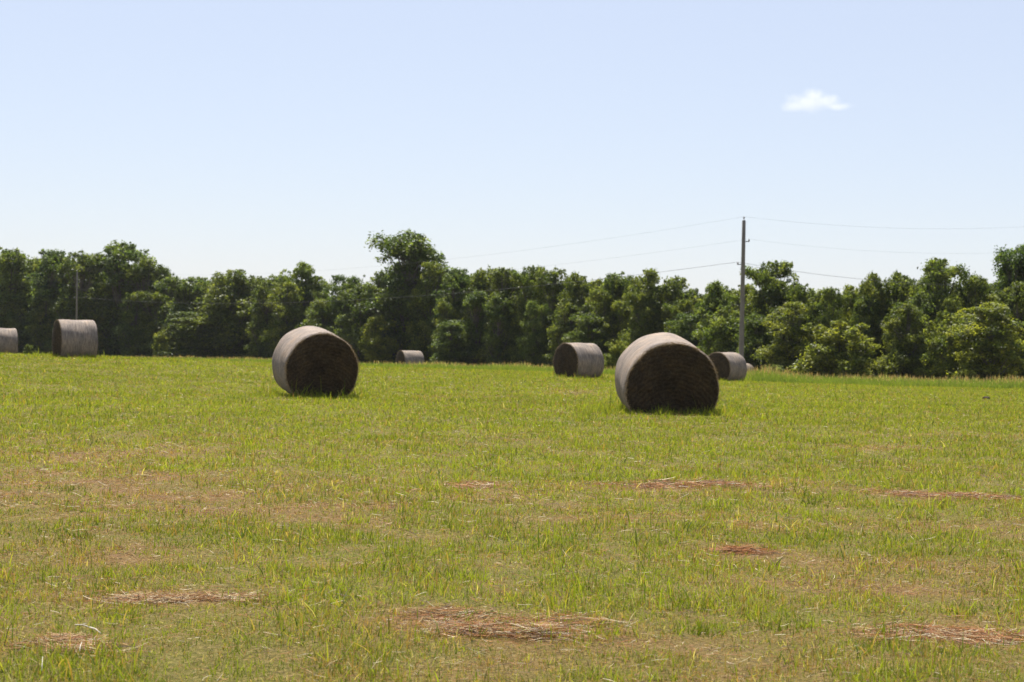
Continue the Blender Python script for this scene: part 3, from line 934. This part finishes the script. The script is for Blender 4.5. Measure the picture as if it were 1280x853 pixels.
def pole(px_top, ytop, px_base, d, label, attach, r0=.16, r1=.11):
    base = at(px_base, 455, d); x = base.x
    z0 = float(gz(x, d)); top = at(px_top, ytop, d)
    H = top.z - z0
    root = empty('utility_pole', (x, d, z0), 0, label, 'utility pole', 'wooden utility poles')
    dx = top.x - x
    def ax(z): return Vector((dx * z / H, 0, z))
    mb = MB(); zs = [-.3, 0, H * .25, H * .5, H * .75, H - .22, H - .2]
    mb.tube([ax(z) for z in zs], [r0, r0, r0 * .92, (r0 + r1) / 2, r1 * 1.1, r1, r1 * .8], 14)
    mb.build('shaft', POLE_M, root)
    pts = []
    # top pin insulator
    mb = MB(); p = ax(H - .2)
    mb.tube([p, p + Vector((0, 0, .12))], [.018, .018], 8); pin = mb.build('insulator_pin', HW_M, root)
    mb = MB(); mb.tube([p + Vector((0, 0, .10)), p + Vector((0, 0, .14)), p + Vector((0, 0, .16)), p + Vector((0, 0, .20)), p + Vector((0, 0, .23))], [.05, .062, .045, .055, .03], 12)
    mb.build('insulator', INS_M, pin)
    pts.append(root.location + p + Vector((0, 0, .22)))
    for i, y in enumerate(attach):
        zz = at(px_top, y, d).z - z0
        p = ax(zz)
        sx = 1 if i == 0 else -1
        mb = MB(); mb.box(p + Vector((sx * (r1 + .10), -.02, 0)), (.30, .05, .05)); br = mb.build('bracket', HW_M, root, False)
        mb = MB(); q = p + Vector((sx * (r1 + .22), -.02, .02)); mb.tube([q, q + Vector((0, 0, .03)), q + Vector((0, 0, .08)), q + Vector((0, 0, .13))], [.045, .055, .04, .025], 10); mb.build('insulator', INS_M, br)
        pts.append(root.location + q + Vector((0, 0, .13)))
    return root, pts
D1 = 96.0
_, A1 = pole(930, 271.5, 926.5, D1, 'tall near wooden utility pole rising above the trees right of the nearest bale', [302, 331])
_, A2 = pole(96.5, 338, 95, 172, 'far small utility pole behind the far left bale, in front of the dark trees', [353, 373], .11, .075)
def P3():
    root, pts = pole(1440, 268, 1436, 112, 'utility pole outside the right edge carrying the wires on', [300, 345])
    return pts
A3 = P3()
def wire(i, r, sagl, sagr, label):
    mb = MB(); pts = []
    for (a, b, s) in ((A2[i], A1[i], sagl), (A1[i], A3[i], sagr)):
        for k in range(49):
            t = k / 48
            if pts and k == 0: continue
            p = a.lerp(b, t); p.z -= s * 4 * t * (1 - t); pts.append(p)
    mb.tube(pts, [r] * len(pts), 6)
    o = mb.build('power_line', WIRE_M)
    tag(o, label, 'wire', 'overhead wires between the utility poles')
wire(0, .0037, 1.7, .9, 'topmost thin overhead wire running from the tip of the near pole')
wire(1, .0032, 1.6, 1.0, 'middle thin overhead wire, fixed to the near pole below its tip')
wire(2, .0105, 1.5, 1.1, 'lowest and darkest overhead wire dipping across the tree tops')

# ------------------------------------------------------------------ cloud
def cloud():
    import bmesh
    d = 1800.0
    c = at(1020, 126, d)
    bm = bmesh.new(); bmesh.ops.create_icosphere(bm, subdivisions=4, radius=1)
    for v in bm.verts:
        v.co = Vector((v.co.x * 52, v.co.y * 24, v.co.z * 19))
    me = bpy.data.meshes.new('cloud'); bm.to_mesh(me); bm.free()
    m = bpy.data.materials.new('cloud_vapour'); m.use_nodes = True
    t = m.node_tree; t.nodes.clear()
    out = N(t, 'ShaderNodeOutputMaterial'); pv = N(t, 'ShaderNodeVolumePrincipled')
    pv.inputs['Color'].default_value = (1, .97, .94, 1); pv.inputs['Anisotropy'].default_value = .3
    tc = N(t, "ShaderNodeTexCoord")
    def ell(cx, cz, rx, rz):
        mp = N(t, "ShaderNodeMapping"); t.links.new(tc.outputs['Object'], mp.inputs[0])
        mp.inputs['Scale'].default_value = (1 / rx, 1 / 20, 1 / rz); mp.inputs['Location'].default_value = (-cx / rx, 0, -cz / rz)
        ln = N(t, "ShaderNodeVectorMath", operation='LENGTH'); t.links.new(mp.outputs[0], ln.inputs[0])
        mr = N(t, "ShaderNodeMapRange"); t.links.new(ln.outputs['Value'], mr.inputs[0])
        for i_, v_ in ((1, .15), (2, 1.0), (3, 1.0), (4, 0.0)): mr.inputs[i_].default_value = v_
        return mr.outputs[0]
    e = None
    for q in ((-8, -2, 36, 15), (-4, 5, 20, 13), (-24, -7, 22, 9), (10, -1, 26, 11), (24, -6, 24, 6)):
        k_ = ell(*q)
        if e is None: e = k_
        else:
            mx = N(t, "ShaderNodeMath", operation='MAXIMUM'); t.links.new(e, mx.inputs[0]); t.links.new(k_, mx.inputs[1]); e = mx.outputs[0]
    ns = noise(t, .075, 5, .65, tc.outputs['Object'])
    a = N(t, "ShaderNodeMath", operation='MULTIPLY_ADD'); t.links.new(ns, a.inputs[0]); a.inputs[1].default_value = 1.5; a.inputs[2].default_value = -.95
    b_ = N(t, "ShaderNodeMath", operation='ADD'); t.links.new(a.outputs[0], b_.inputs[0]); t.links.new(e, b_.inputs[1]); b_.use_clamp = True
    c_ = N(t, "ShaderNodeMath", operation='MULTIPLY'); t.links.new(b_.outputs[0], c_.inputs[0]); c_.inputs[1].default_value = .021
    t.links.new(c_.outputs[0], pv.inputs['Density'])
    t.links.new(pv.outputs[0], out.inputs['Volume'])
    tag(link('cloud', me, m, loc=c), kind='structure')
cloud()

# ------------------------------------------------------------------ thin summer haze
def haze():
    mb = MB(); mb.box((0, 0, 19), (6400, 6400, 52)); 
    m = bpy.data.materials.new('summer_haze'); m.use_nodes = True
    t = m.node_tree; t.nodes.clear()
    out = N(t, 'ShaderNodeOutputMaterial'); pv = N(t, 'ShaderNodeVolumePrincipled')
    pv.inputs['Color'].default_value = (.93, .96, 1, 1); pv.inputs['Density'].default_value = .00008
    t.links.new(pv.outputs[0], out.inputs['Volume'])
    o = mb.build('haze', m, None, False)
    tag(o, 'thin pale summer haze over the field and the tree line', 'haze', kind='stuff')
haze()
